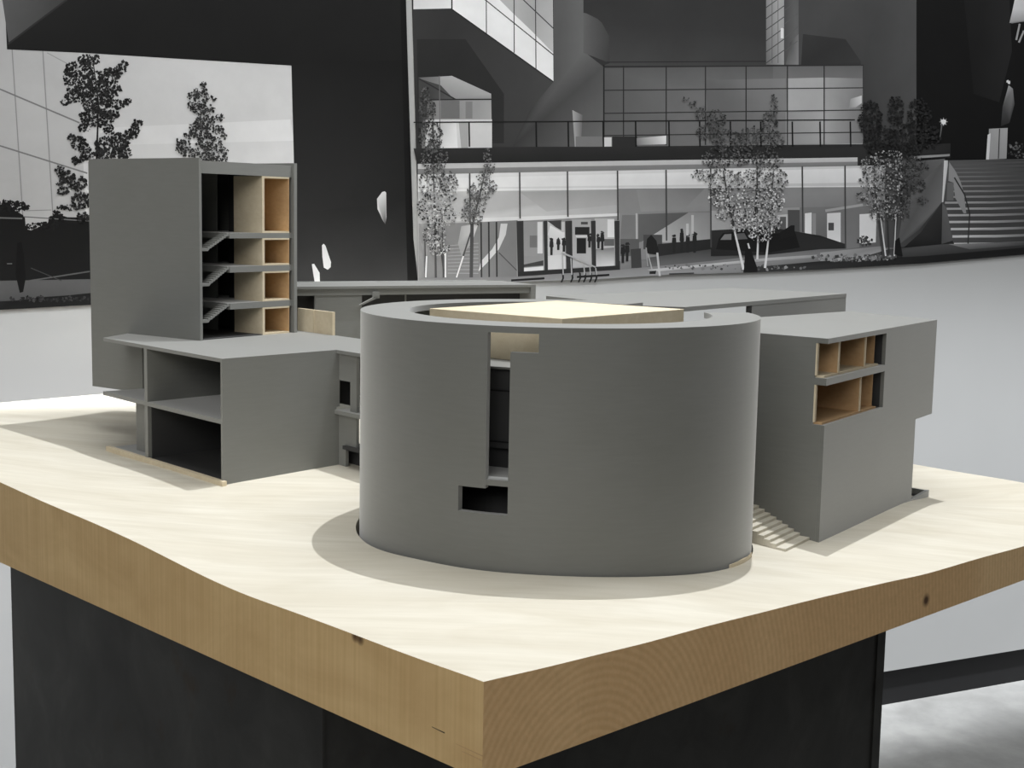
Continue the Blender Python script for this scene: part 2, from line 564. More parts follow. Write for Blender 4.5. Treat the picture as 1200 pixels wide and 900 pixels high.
# wing toward the drum
FW = Frame(K, WDIR, Nn)
bm = bmesh.new()
FW.box(bm, -0.004, 0.053, 0.006, 0.012, 1.3045, ZR - 0.0062)
FW.box(bm, -0.004, 0.053, 0.006, 0.012, 1.185, 1.2455)
FW.box(bm, -0.004, 0.021, 0.006, 0.012, 1.145, 1.185)
FW.box(bm, 0.034, 0.053, 0.006, 0.012, 1.2455, 1.3045)
obj('wing_wall', bm, GREY, low)
bm = bmesh.new()
FW.box(bm, -0.001, 0.12, -0.004, 0.05, 1.2455, 1.2525)
obj('ledge', bm, GREY, low)
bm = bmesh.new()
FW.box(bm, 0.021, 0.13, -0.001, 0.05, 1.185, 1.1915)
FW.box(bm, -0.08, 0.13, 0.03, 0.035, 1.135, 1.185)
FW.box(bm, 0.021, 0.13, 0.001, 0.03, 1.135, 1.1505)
obj('low_passage', bm, SHADE_GREY, low)
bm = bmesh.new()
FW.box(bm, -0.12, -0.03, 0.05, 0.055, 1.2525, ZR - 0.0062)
obj('room_back', bm, SHADE_GREY, low)
bm = bmesh.new()
FW.box(bm, -0.22, -0.05, 0.155, 0.162, 1.2535, ZR - 0.0062)
obj('hanging_wall', bm, GREY, low)
bm = bmesh.new()
FW.box(bm, -0.20, -0.02, 0.12, 0.128, 1.2463, 1.2555)
obj('cross_beam', bm, GREY, low)

# two pale wood panels standing on the roof behind the tower
wp = thing('pale_wood_volume', 'pair of pale wood blocks on the low roof just right of the tower', 'architectural model', (-0.38, 2.71, ZR))
for a, b in ((0.0015, 0.0665), (0.0685, 0.128)):
    FB = Frame(B1 + azd(42) * -0.004, -azd(138.8), azd(48.8))
    bm = bmesh.new()
    FB.box(bm, a, b, 0.0, 0.006, ZR, 1.4035)
    obj('wood_panel', bm, PALE, wp)

# ------------------------------------------------------------------ tower model
TZ1 = 1.6908
tower = thing('tower_model', 'tall grey tower model with open side showing small stairs and orange wood rooms', 'architectural model', (-0.64, 2.66, ZR))
FTt = Frame(T, dTR, dTL)               # t along the open side, u into the tower
DEP = 0.318
bm = bmesh.new()
FTt.box(bm, 0.0, 0.0062, 0.0, DEP, ZR, TZ1)
FTt.box(bm, 0.0, 0.0062, 0.165, DEP, 1.2462, ZR)
obj('front_wall', bm, GREY, tower)
bm = bmesh.new()
FTt.box(bm, 0.2465, 0.2550, 0.0, DEP, ZR - 0.0, TZ1)
obj('side_wall', bm, GREY, tower)
bm = bmesh.new()
FTt.box(bm, 0.0062, 0.2465, DEP - 0.007, DEP, 1.2462, TZ1)
obj('back_wall', bm, GREY, tower)
bm = bmesh.new()
FTt.box(bm, 0.0062, 0.2465, 0.006, 0.012, 1.6635, 1.6862)
FTt.box(bm, 0.0062, 0.2465, 0.012, DEP - 0.007, 1.672, 1.679)
obj('roof', bm, GREY, tower)
SL = [(1.5450, 1.5550), (1.4810, 1.4925), (1.4115, 1.4232)]
for z0, z1 in SL:
    bm = bmesh.new()
    FTt.box(bm, 0.0805, 0.2465, 0.006, 0.09, z0, z1)
    FTt.box(bm, 0.0062, 0.2465, 0.09, DEP - 0.007, z0 + 0.004, z1)
    obj('floor_slab', bm, GREY, tower)
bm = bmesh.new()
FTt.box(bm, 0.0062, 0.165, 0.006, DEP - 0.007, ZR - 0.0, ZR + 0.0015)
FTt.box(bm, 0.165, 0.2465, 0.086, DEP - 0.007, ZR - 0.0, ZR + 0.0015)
obj('ground_floor', bm, SHADE_GREY, tower)  # coloured dark to put interior shade on the floor
bm = bmesh.new()                        # core walls deep inside
FTt.box(bm, 0.168, 0.1705, 0.137, 0.21, ZR, 1.672)
obj('core_wall', bm, GREY, tower)
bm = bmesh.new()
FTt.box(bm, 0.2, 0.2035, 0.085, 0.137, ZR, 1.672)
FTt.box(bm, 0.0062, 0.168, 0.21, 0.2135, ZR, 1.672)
obj('shaft', bm, SHADE_GREY, tower)
# wood partition between stair bay and rooms
rows = [(1.555, 1.6632), (1.4925, 1.5450), (1.4232, 1.4810), (ZR, 1.4115)]
for i, (z0, z1) in enumerate(rows):
    bm = bmesh.new()
    FTt.box(bm, 0.1655, 0.1685, 0.006, 0.085, z0, z1)
    o = obj('wood_partition', bm, PALE, tower)
    bm = bmesh.new()                    # lined room: floor, ceiling, right side, back
    w = 0.0032
    FTt.box(bm, 0.1685, 0.2395, 0.006, 0.085, z0, z0 + w)
    FTt.box(bm, 0.1685, 0.2395, 0.006, 0.085, z1 - w, z1)
    FTt.box(bm, 0.1685, 0.1715, 0.006, 0.085, z0 + w, z1 - w)
    o = obj('room_frame', bm, PALE, tower)
    bm = bmesh.new()
    FTt.box(bm, 0.2375, 0.2395, 0.0065, 0.085, z0 + w, z1 - w)
    FTt.box(bm, 0.1715, 0.2375, 0.083, 0.085, z0 + w, z1 - w)
    obj('room_lining', bm, WARM, tower)
# stair flights
NS = 9
for zl, zt, tb in ((1.3951, 1.4232, 0.0275), (1.4626, 1.4925, 0.030), (1.5272, 1.5550, 0.0275)):
    bm = bmesh.new()
    FTt.box(bm, 0.0062, tb, 0.007, 0.045, zl - 0.0052, zl)
    obj('landing', bm, GREY, tower)
    bm = bmesh.new()
    run = (0.0805 - tb) / NS
    ris = (zt - zl) / NS
    prof_ = [(tb, zl - 0.0052), (tb, zl)]
    for k in range(NS):
        prof_ += [(tb + run * k, zl + ris * (k + 1)), (tb + run * (k + 1), zl + ris * (k + 1))]
    prof_ += [(0.0805, zt - ris * 1.4)]
    for k in range(NS - 1, 0, -1):
        prof_ += [(tb + run * (k + 0.45), zl + ris * (k + 0.6) - 0.0022 - ris), (tb + run * (k + 0.0), zl + ris * k - 0.0022 - ris * .2)]
    FTt.prof(bm, prof_, 0.008, 0.03)
    obj('stair_flight', bm, GREY, tower)

# ------------------------------------------------------------------ right building model
P = np.array([0.4652, 2.0172])
ZT = 1.4262
rt = thing('corner_window_building_model', 'grey boxy building model with wood-lined corner windows, right of the round one', 'architectural model', (0.56, 2.3, 1.12))
rA = azd(33.9)
rL = azd(-48.1)
FR = Frame(P, rA, rL)                  # t along the window side, u into the body (left face direction)
Rb = P + rA * 0.527
Rc = np.array([0.6469, 2.6432])
Rd = np.array([0.385, 2.385])
Re = np.array([0.345, 2.125])
ZW1, ZW0 = 1.4180, 1.2965
W_ = 0.0065
def zt_at(t):
    return ZT + (0.004 if t > 0.3 else 0.004 * t / 0.3)
bm = bmesh.new()
prism(bm, [P, Rb, Rc, Rd, Re], ZW1 + 0.0005, ZT)
obj('roof_slab', bm, GREY, rt)
# window side wall: below the sill, right of the windows, overhang
bm = bmesh.new()
FR.prof(bm, [(0, 1.09), (0.4343, 1.09), (0.4343, 1.2565), (0.527, 1.2565), (0.527, ZW1 + 0.0005), (0.2577, ZW1 + 0.0005), (0.2577, ZW0), (0, ZW0)], 0.0, W_)
obj('window_wall', bm, GREY, rt)
bm = bmesh.new()                        # left flank
nl = np.linalg.norm(Re - P)
dL = (Re - P) / nl
FLk = Frame(P, dL, rA)
FLk.prof(bm, [(0.0066, 1.09), (nl, 1.09), (nl, ZW1 + 0.0005), (0.020, ZW1 + 0.0005), (0.020, ZW0), (0.0066, ZW0)], 0.0, W_)
obj('flank_wall', bm, GREY, rt)
bm = bmesh.new()
prism(bm, [Re + rA * W_, Rd, Rd + (0.007, 0), Re + rA * W_ + (0.007, 0)], 1.09, ZW1)
prism(bm, [Rd, Rc, Rc - (0, 0.008), Rd - (0, 0.008)], 1.2565, ZW1)
prism(bm, [Rc, Rb, Rb + rL * 0.006 - rA * 0.006, Rc - rA * 0.008], 1.2565, ZW1)
FR.box(bm, 0.4283, 0.4343, W_, 0.17, 1.09, 1.2565)
obj('rear_wall', bm, GREY, rt)
bm = bmesh.new()
FR.box(bm, 0.4343, 0.52, W_ , 0.17, 1.2565, 1.2625)
obj('overhang_soffit', bm, GREY, rt)
bm = bmesh.new()                        # ledge between the two window rows
FR.box(bm, 0.0, 0.2577, 0.0, 0.021, 1.3562, 1.3666)
FR.box(bm, 0.0, 0.2577, 0.021, 0.10, 1.3562, 1.3640)
obj('window_ledge', bm, GREY, rt)
for z0, z1, parts_ in ((1.3668, ZW1, (0.0554, 0.1702)), (ZW0, 1.3560, (0.1565,))):
    bm = bmesh.new()
    w = 0.003
    FR.box(bm, 0.004, 0.2400, 0.006, 0.095, z0, z0 + w)
    o = obj('window_floor', bm, PALE if z0 > 1.3 else WARM, rt)
    bm = bmesh.new()
    FR.box(bm, 0.0005, 0.0065, 0.0170, 0.0199, z0 + w, z1)
    o = obj('window_edge', bm, PALE, rt)
    for tq in parts_:
        bm = bmesh.new()
        FR.box(bm, tq + 0.0052, tq + 0.0082, 0.0068, 0.0085, z0 + w, z1)
        FR.box(bm, tq + 0.0052, tq + 0.0080, 0.0085, 0.09, z0 + w, z1)
        q = obj('partition', bm, WARM, rt)
        bm = bmesh.new()
        FR.box(bm, tq + 0.0046, tq + 0.0086, 0.0052, 0.0072, z0 + w, z1)
        obj('partition_edge', bm, PALE, q)
    bm = bmesh.new()
    FR.box(bm, 0.0065, 0.2360, 0.09, 0.093, z0 + w, z1)
    FR.box(bm, 0.2330, 0.2360, 0.012, 0.09, z0 + w, z1)
    obj('room_lining', bm, WARM, rt)
    bm = bmesh.new()
    FR.box(bm, 0.2577, 0.2590, W_, 0.04, z0, z1)
    obj('reveal', bm, SHADE_GREY, rt)
bm = bmesh.new()                        # kerb around a light well at the right foot
FR.box(bm, 0.27, 0.532, -0.0012, 0.005, 1.085, [1.112, 1.1155, 1.1155, 1.112])
FR.box(bm, 0.526, 0.532, 0.005, 0.06, 1.085, 1.1150)
FR.box(bm, 0.4343, 0.526, 0.054, 0.06, 1.085, 1.1150)
FR.box(bm, 0.13, 0.267, -0.0035, -0.0003, 1.095, 1.1145)
obj('kerb', bm, GREY, rt)
bm = bmesh.new()
FR.box(bm, 0.4343, 0.526, 0.005, 0.054, 1.085, 1.1055)
obj('light_well', bm, BLACK, rt)

# ------------------------------------------------------------------ little outdoor stair
st = thing('outdoor_stair_model', 'small pale wood staircase between the round and the corner-window building', 'staircase', (0.4, 2.0, 1.12))
sd = -rL                                # descending along the flank
sw = -azd(33.9)                         # away from the flank
S0 = P + rL * 0.010 + sw * -0.002
NST = 9
tread = 0.0105
rise = 0.0044
for k in range(NST):
    bm = bmesh.new()
    FS = Frame(S0 + rL * 0.012, rL, sw)
    z1 = 1.1215 + rise * (k + 0.6)
    FS.box(bm, tread * k - (0.0 if k else 0.006), tread * (k + 1) + (0.03 if k == NST - 1 else 0.0), 0.0, 0.094, 1.105 if k < 3 else 1.11, z1)
    obj('step', bm, TOPWOOD, st, bevel=0.0003)

# ------------------------------------------------------------------ flat building behind, right
fr = thing('flat_roofed_pavilion_model', 'grey flat-roofed building model open underneath, behind the round building at right', 'architectural model', (0.45, 2.6, 1.13))
G0 = np.array([0.2555, 2.2651]); G1 = np.array([0.6864, 2.8339]); G2 = np.array([0.0604, 2.5539]); G3 = np.array([0.4750, 2.975])
gd = (G1 - G0) / np.linalg.norm(G1 - G0)
gp = (G2 - G0) / np.linalg.norm(G2 - G0)
gN = np.array([-gd[1], gd[0]])
bm = bmesh.new()
G0i = G0 + gd * 0.03
G2i = G2
# keep the near corner clear of the drum
prism(bm, [G0 + gd * 0.055 + gp * 0.0, G1, G3, G2, G0 + gp * 0.07], 1.4425, 1.45)
obj('roof_slab', bm, GREY, fr)
bm = bmesh.new()
FG = Frame(G0, gd, gN)
L1 = np.linalg.norm(G1 - G0)
FG.box(bm, 0.298, L1, 0.0005, 0.007, 1.09, 1.4425)
obj('front_wall', bm, GREY, fr)
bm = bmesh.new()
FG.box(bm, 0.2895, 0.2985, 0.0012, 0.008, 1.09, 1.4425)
obj('pier', bm, SHADE_GREY, fr)
bm = bmesh.new()
FG.box(bm, L1 - 0.006, L1, 0.007, 0.20, 1.09, 1.4425)
obj('end_wall', bm, GREY, fr)

# ------------------------------------------------------------------ long flat building behind, left
fl = thing('long_flat_building_model', 'long low grey building model with flat roof, behind and between tower and round building', 'architectural model', (-0.2, 3.1, 1.15))
H0 = np.array([-0.4559, 2.888]); H1 = np.array([0.0507, 3.1609])
hd = (H1 - H0) / np.linalg.norm(H1 - H0)
hn = np.array([-hd[1], hd[0]])
LH = np.linalg.norm(H1 - H0)
FH = Frame(H0, hd, hn)
bm = bmesh.new()
FH.box(bm, -0.12, LH, 0.0, 0.165, 1.4345, 1.44)
FH.box(bm, -0.12, 0.06, 0.175, 0.21, 1.4345, 1.44)
FH.box(bm, -0.12, LH - 0.03, 0.18, 0.20, 1.4345, 1.44)
FH.box(bm, 0.10, 0.25, 0.165, 0.182, 1.4345, 1.44)
obj('roof_slab', bm, GREY, fl)
bm = bmesh.new()
FH.box(bm, -0.12, LH - 0.014, 0.004, 0.009, 1.4205, 1.4345)
obj('fascia', bm, GREY, fl)
bm = bmesh.new()
FH.box(bm, LH - 0.012, LH, 0.0, 0.17, 1.12, 1.4345)
obj('end_wall', bm, GREY, fl)
bm = bmesh.new()
FH.box(bm, 0.0425, 0.149, 0.006, 0.013, 1.14, 1.4205)
obj('front_wall', bm, GREY, fl)
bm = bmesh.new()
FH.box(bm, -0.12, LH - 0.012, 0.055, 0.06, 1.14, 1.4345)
obj('rear_wall', bm, SHADE_GREY, fl)
bm = bmesh.new()
FH.box(bm, 0.172, 0.186, -0.004, 0.004, 1.4135, 1.4275)
FH.prof(bm, [(0.140, 1.400), (0.148, 1.400), (0.186, 1.4165), (0.178, 1.4185)], -0.004, 0.002)
obj('bracket', bm, GREY, fl)
bm = bmesh.new()
FH.box(bm, 0.262, 0.2645, 0.03, 0.035, 1.39, 1.4345)
obj('post', bm, GREY, fl)
bm = bmesh.new()
FH.box(bm, -0.12, LH, 0.06, 0.165, 1.14, 1.19)
obj('plinth', bm, GREY, fl)

# ------------------------------------------------------------------ murals on the back wall
def art(px, py):
    """photo coordinates of a feature of the flat artwork, rectified to (u, z) metres on the wall"""
    d = Fw * F_PX + Rr * (px - 600) + Ur * (450 - py)
    n = np.array([WN[0], WN[1], 0.0])
    t = ((np.array([W0[0], W0[1], 0]) - EYE) @ n) / (d @ n)
    h = EYE + d * t
    return ((h[:2] - W0) @ WD, h[2])

EW = 0.70                               # print reproduction: ink reflectance per picture tone
def ink(g):
    return min(0.92, lin(g) / EW)

class Mural:
    def __init__(s):
        s.bm = bmesh.new()
        s.cl = s.bm.loops.layers.float_color.new('ink')
        s.layer = 0
        s.gain = 1.0
    def poly(s, pts, g, layer=None, thick=False):
        """g: one tone, or one per corner"""
        if layer is None:
            s.layer += 1
            layer = s.layer
        off = 0.003 + layer * 0.000006
        vs = []
        for (x, y) in pts:
            u, z = art(x, y)
            q = wall_xy(u, off)
            vs.append(s.bm.verts.new((q[0], q[1], z)))
        try:
            f = s.bm.faces.new(vs)
        except ValueError:
            return
        gs = g if hasattr(g, '__len__') else [g] * len(pts)
        for lp, c in zip(f.loops, gs):
            k = ink(c * s.gain)
            lp[s.cl] = (k, k, k * 1.02, 1)
    def line(s, a, b, w, g, w2=None):
        dx, dy = b[0] - a[0], b[1] - a[1]
        l = math.hypot(dx, dy) or 1
        nx, ny = -dy / l / 2, dx / l / 2
        w2 = w if w2 is None else w2
        s.poly([(a[0] + nx * w, a[1] + ny * w), (b[0] + nx * w2, b[1] + ny * w2), (b[0] - nx * w2, b[1] - ny * w2), (a[0] - nx * w, a[1] - ny * w)], g)
    def rect(s, x0, y0, x1, y1, g):
        s.poly([(x0, y0), (x1, y0), (x1, y1), (x0, y1)], g)
    def grad(s, x0, y0, x1, y1, g0, g1, horiz=True, n=1):
        if horiz:
            s.poly([(x0, y0), (x1, y0), (x1, y1), (x0, y1)], [g0, g1, g1, g0])
        else:
            s.poly([(x0, y0), (x1, y0), (x1, y1), (x0, y1)], [g0, g0, g1, g1])
    def leaves(s, cx, cy, rx, ry, n, size, tone, clipy=None):
        base = s.layer + 1
        for _ in range(n):
            a = random.uniform(0, 2 * math.pi)
            r = math.sqrt(random.random())
            x, y = cx + rx * r * math.cos(a), cy + ry * r * math.sin(a)
            if clipy and y > clipy:
                continue
            g = tone(x, y) if callable(tone) else random.uniform(*tone)
            k = random.randint(3, 5)
            a0 = random.uniform(0, 6.28)
            sz = size * random.uniform(0.5, 1.3)
            s.poly([(x + sz * math.cos(a0 + 6.283 * i / k) * random.uniform(.6, 1.2), y + sz * math.sin(a0 + 6.283 * i / k) * random.uniform(.6, 1.2)) for i in range(k)], g, base + random.randint(0, 6))
        s.layer = base + 7
    def blob_tree(s, blobs, dens, size, tone, clipy=None):
        for (cx, cy, rx, ry) in blobs:
            s.leaves(cx, cy, rx, ry, int(dens * rx * ry), size, tone, clipy)
    def build(s, name, outline, label):
        """ink layer plus a real 3 mm board behind it"""
        root = thing(name, label, 'mural', (*wall_xy(art(*outline[0])[0]), 0.0), 'photo murals on the back wall')
        me = bpy.data.meshes.new('print')
        s.bm.normal_update()
        for f in s.bm.faces:
            if f.normal.x * WN[0] + f.normal.y * WN[1] < 0:
                f.normal_flip()
        s.bm.to_mesh(me)
        s.bm.free()
        me.materials.append(PRINT)
        o = bpy.data.objects.new('print', me)
        COL.objects.link(o)
        o.parent = root
        o.matrix_parent_inverse = Matrix.Translation(-Vector(root.location))
        b = bmesh.new()
        A = []
        B = []
        for x, y in outline:
            u, z = art(x, y)
            A.append(b.verts.new((*wall_xy(u, 0.0003), z)))
            B.append(b.verts.new((*wall_xy(u, 0.0029), z)))
        b.faces.new(A[::-1]); b.faces.new(B)
        for i in range(len(A)):
            j = (i + 1) % len(A)
            b.faces.new((A[i], A[j], B[j], B[i]))
        obj('backing_board', b, BLACK, root)

# ---- left mural
OUTL = [(-420, -140), (471, -140), (475.2, 0), (481.7, 225), (484, 280), (486, 310), (489.5, 330), (300, 346), (108, 357), (0, 363), (-420, 388)]
m = Mural()
m.gain = 0.93
m.poly(OUTL, 34)
m.poly([(-420, -140), (70, -140), (100, 60), (108, 255), (-420, 245)], [140, 150, 176, 172, 150])
m.poly([(92, 60), (341, 76), (347, 192), (348, 262), (100, 262), (96, 150)], [182, 196, 205, 210, 196, 186])
m.poly([(120, 150), (340, 140), (344, 165), (130, 170)], [196, 214, 214, 196])
for a, b in (((14, 58), (27, 260)), ((50, 60), (62, 256)), ((-120, 55), (-106, 260)), ((-60, 55), (-45, 260))):
    m.line(a, b, 1.4, 132)
for a, b in (((-200, 20), (93, 144)), ((-200, 108), (102, 203))):
    m.line(a, b, 1.8, 112)
m.line((55, 62), (92, 82), 1.0, 140)
# reflections, dark treeline
m.poly([(-420, 235), (-100, 238), (0, 240), (10, 236), (16, 246), (27, 252), (30, 268), (45, 270), (55, 266), (58, 258), (64, 250), (84, 256), (108, 255), (108, 332), (-420, 345)], [26] * 15)
m.poly([(29, 252), (57, 254), (56, 262), (36, 270), (30, 268)], 172)
m.line((-200, 250), (26, 256), 1.6, 104)
m.line((28, 254), (105, 259), 1.3, 100)
m.line((28, 247), (60, 246), 1.0, 130)
m.leaves(12, 242, 22, 7, 150, 2.0, (22, 34))
m.leaves(48, 266, 20, 5, 110, 1.8, (22, 34))
m.leaves(66, 256, 9, 9, 80, 1.8, (22, 34))
m.poly([(-420, 330), (0, 329), (108, 327), (108, 346), (60, 352), (0, 356), (-420, 372)], [70, 82, 84, 74, 70, 64, 60])
m.line((34, 329), (105, 318), 1.6, 84)
m.line((36, 314), (72, 329), 1.0, 62)
m.line((8, 309), (14, 309), 0.8, 110)
m.poly([(20, 285), (25, 283), (28, 300), (30, 326), (27, 342), (23, 343), (18, 322)], 20)
m.poly([(-420, 368), (0, 353), (20, 352), (50, 348), (80, 346), (108, 343), (108, 357), (0, 363), (-420, 388)], [26, 30, 24, 34, 24, 26, 30, 28, 26])
m.leaves(60, 350, 52, 3, 120, 2.0, (22, 60))
# canopy and its underside
m.poly([(-1, -140), (471, -140), (475.2, 0), (477.8, 90), (341, 77), (200, 68.5), (95, 62), (8, 58)], [40, 34, 32, 30, 28, 28, 28, 30])
m.poly([(1, -10), (86, -10), (76, 2), (10, 50)], [84, 62, 58, 78])
m.line((78, 0), (9, 52), 2.2, 44)
m.poly([(341, 76), (477.2, 70), (484, 280), (489.5, 330), (348, 345)], [30, 27, 34, 38, 46])
m.poly([(346, 250), (482, 235), (484, 280), (489.5, 330), (348, 345)], [40, 34, 40, 54, 54])
m.poly([(465, -140), (471, -140), (475.2, 0), (481.7, 225), (484, 280), (489, 328), (477, 330)], [22, 22, 21, 20, 20, 24, 24])
# slots of light
m.poly([(447.3, 225.0), (450.5, 224.2), (452, 226), (452.3, 254.4), (451, 263), (447.6, 257.5), (444.6, 250.5), (441.9, 245), (441.3, 233)], [205, 205, 200, 190, 60, 150, 190, 205, 205])
m.poly([(376.8, 287.5), (378.8, 285.6), (381, 288), (384.3, 298), (387.4, 307), (387, 313), (383.6, 316), (379, 313.5), (377.3, 301)], 208)
m.poly([(365, 309.5), (367.6, 309), (370, 313), (374, 319.6), (374.8, 340), (370, 340), (367, 323)], 206)
# trees
m.line((113, 190), (115, 120), 2.4, 24, 1.6)
m.line((115, 120), (108, 66), 1.6, 28, 1.0)
treeA = [(104, 70, 13, 7), (100, 80, 9, 12), (84, 82, 8, 10), (79, 92, 5, 14), (96, 100, 12, 12), (88, 112, 12, 8), (77, 120, 7, 3.5), (112, 95, 10, 13), (128, 90, 12, 10), (140, 82, 7, 7), (146, 74, 4, 4),
         (130, 106, 12, 9), (112, 118, 18, 15), (136, 122, 13, 6), (149, 119, 6, 4), (110, 138, 18, 12), (98, 150, 7, 5), (130, 136, 10, 7), (128, 152, 7, 6), (124, 170, 14, 10), (140, 166, 12, 10), (152, 158, 9, 6), (161, 144, 6, 4), (158, 152, 5, 7),
         (142, 180, 12, 8), (118, 183, 14, 6), (92, 168, 9, 8), (84, 162, 5, 4), (100, 178, 6, 10), (90, 188, 7, 5), (70, 200, 6, 6), (78, 207, 10, 7), (90, 215, 12, 9), (74, 224, 7, 5), (95, 235, 12, 10), (80, 243, 14, 4), (97, 255, 8, 6), (70, 215, 4, 4)]
m.blob_tree(treeA, 1.0, 1.75, lambda x, y: random.uniform(20, 52))
treeB = [(238, 102, 4, 6), (229, 108, 5, 5), (222, 112, 4, 4), (236, 115, 9, 8), (249, 116, 4, 4), (232, 128, 10, 7), (224, 124, 5, 5), (246, 128, 6, 5), (240, 142, 12, 9), (257, 138, 6, 4), (234, 155, 13, 9), (255, 152, 7, 6), (228, 148, 8, 5), (222, 158, 7, 5),
         (244, 168, 16, 9), (262, 160, 4, 4), (215, 170, 8, 6), (210, 166, 4, 4), (222, 178, 12, 6), (240, 184, 14, 7), (260, 177, 7, 5), (254, 186, 10, 4), (209, 176, 4, 3), (264, 186, 3, 3)]
m.blob_tree(treeB, 1.1, 1.45, lambda x, y: random.uniform(30, 66))
m.build('wall_mural', OUTL, 'left black-and-white photo mural of a dark overhang and two leafy trees')

# ---- right mural
OUTR = [(482, -140), (1560, -140), (1560, 250), (1330, 282), (1200, 298), (1080, 308.5), (960, 315.5), (870, 319.5), (780, 322), (700, 327), (640, 329), (520, 334), (494, 334), (491.5, 280), (489, 225), (482.5, 0)]
m = Mural()
m.poly(OUTR, 48)
# upper left: soffit, slanted glazing, walls
m.poly([(482, -140), (530, -140), (530, 10), (484, 11)], [150, 170, 200, 186])
m.poly([(484, 11), (529, 10.5), (648, 96), (660, 172), (487, 172)], [50, 46, 62, 60, 46])
m.poly([(488, 46), (545, 46), (590, 110), (590, 168), (490, 168)], [40, 40, 42, 44, 36])
m.poly([(529, -140), (646, -140), (648, 95.5), (529, 11)], [200, 190, 222, 222])
m.poly([(590, -140), (646, -140), (647.5, 62), (622, 36), (600, 15), (585, 0)], [120, 118, 168, 150, 150, 160])
m.line((529, -60), (529, 11), 1.6, 40)
m.line((569, -60), (569.5, 40), 1.1, 50)
m.line((601.5, -60), (602, 62), 1.1, 50)
m.line((626.5, -60), (627.5, 81), 1.1, 50)
m.line((500, -55), (648, 64.5), 1.2, 48)
m.line((560, -50), (648, 33.5), 1.2, 52)
m.line((529, 11), (648, 96), 1.4, 36)
m.poly([(648, -140), (683, -140), (683, 60), (706, 78), (706, 172), (600, 172), (620, 130), (648, 96)], [84, 90, 92, 74, 98, 52, 54, 76])
m.poly([(683, 15), (695, 18), (706, 28), (713, 42), (714, 74), (683, 62)], [88, 74, 66, 60, 56, 84])
m.poly([(683, -140), (898, -140), (898, 42), (713, 42), (703, 24), (683, 14)], [46, 44, 52, 54, 50, 48])
m.poly([(713, 42), (898, 42), (898, 77), (706, 77), (714, 74)], [54, 52, 60, 68, 62])
m.line((710, 73), (898, 72), 1.0, 40)
# loft window at left
m.poly([(490, 91), (529, 89), (575, 110), (576, 174), (494, 174)], [88, 128, 140, 160, 110])
m.poly([(515, 90), (529, 89), (575, 110), (575, 116), (516, 116)], [150, 156, 150, 130, 120])
m.poly([(490, 92), (516, 100), (532, 117), (500, 118), (500, 150), (490, 150)], [60, 66, 80, 60, 70, 50])
m.rect(516, 118, 538, 139, 98)
m.rect(545, 119, 553, 139, 112)
m.rect(498, 140, 576, 174, 186)
m.poly([(514, 143), (534, 143), (536, 174), (512, 174)], [170, 200, 210, 190])
m.poly([(537, 143), (548, 143), (548, 174), (540, 174)], 150)
m.line((490, 92), (534, 117), 1.6, 44)
m.line((500, 117), (576, 116.5), 1.6, 44)
m.line((514.5, 89), (515, 173), 1.0, 96)
# glass hall
m.poly([(706, 79), (1011, 76), (1011, 169), (706, 172)], [80, 92, 132, 84])
m.poly([(905, 77), (1011, 76), (1011, 169), (905, 170)], [96, 92, 150, 128])
m.poly([(922, 92), (965, 91), (965, 130), (922, 131)], 158)
m.poly([(966, 91), (1010, 92), (1010, 168), (966, 168)], [150, 120, 110, 150])
m.poly([(898, 132), (965, 131), (964, 168), (898, 169)], [120, 158, 150, 120])
m.poly([(826, 94), (920, 92), (920, 168), (830, 168)], [90, 120, 112, 92])
m.poly([(996, 116), (1009, 112), (1009, 121), (1002, 126), (994, 127)], [150, 200, 190, 150, 130])
for x in (730, 780, 826, 873.5, 922, 965, 1011):
    m.line((x, 77), (x, 170), 1.3, 40)
m.line((707, 76), (707, 172), 1.6, 34)
for y0, y1 in ((79, 76.5), (106, 103), (133, 129), (159, 155)):
    m.line((706, y0), (1011, y1), 1.2, 44)
m.poly([(670, 129), (682, 135), (680, 172), (673, 172)], [150, 90, 110, 150])
m.poly([(674, 160), (705, 160), (705, 172), (674, 172)], 108)
m.rect(707, 161, 716, 172, 186)
m.rect(717, 160, 746, 172, 44)
m.poly([(744, 162), (780, 159), (780, 169), (744, 170)], [110, 216, 200, 96])
# tall towers
m.poly([(897, -140), (918, -140), (918, 76), (897, 76)], [160, 150, 142, 96])
m.poly([(918, -140), (935, -140), (935, 76), (918, 76)], [62, 60, 96, 70])
m.poly([(925, 50), (935, 40), (935, 76), (920, 76)], [70, 110, 120, 90])
for i in range(7):
    y = 74 - i * 13
    m.line((897, y), (918, y - 15), 1.0, 66)
for i in range(4):
    m.line((919, 60 - i * 16), (934, 48 - i * 16), 0.7, 84)
for x in (904, 911):
    m.line((x, -60), (x, 74), 0.7, 84)
m.rect(914, 33, 917.5, 45, 200)
m.poly([(935, -140), (1073, -140), (1073, 190), (1011, 190), (1011, 76), (935, 76)], [64, 72, 76, 56, 62, 66])
m.poly([(940, 40), (990, 46), (1008, 72), (1008, 77), (938, 77)], [52, 50, 56, 50, 46])
m.poly([(1073, -140), (1560, -140), (1560, 260), (1073, 200)], [26, 28, 22, 22])
m.poly([(1115, -140), (1175, -140), (1185, 60), (1170, 120), (1140, 110)], [32, 36, 38, 34, 28])
m.poly([(1182, 27), (1186, 10), (1194, -30), (1260, -30), (1260, 20)], [140, 190, 200, 190, 150])
m.line((1184, 27), (1205, 24), 1.2, 120)
for a, b in (((1194, 28), (1190, 47)), ((1199, 36), (1193, 50))):
    m.line(a, b, 2.2, 150)
m.poly([(1181, 100), (1186, 104), (1188, 122), (1182, 144), (1172, 148), (1174, 125)], [150, 120, 66, 50, 42, 70])
m.leaves(1181, 96, 1.6, 1.6, 8, 1.6, (220, 255))
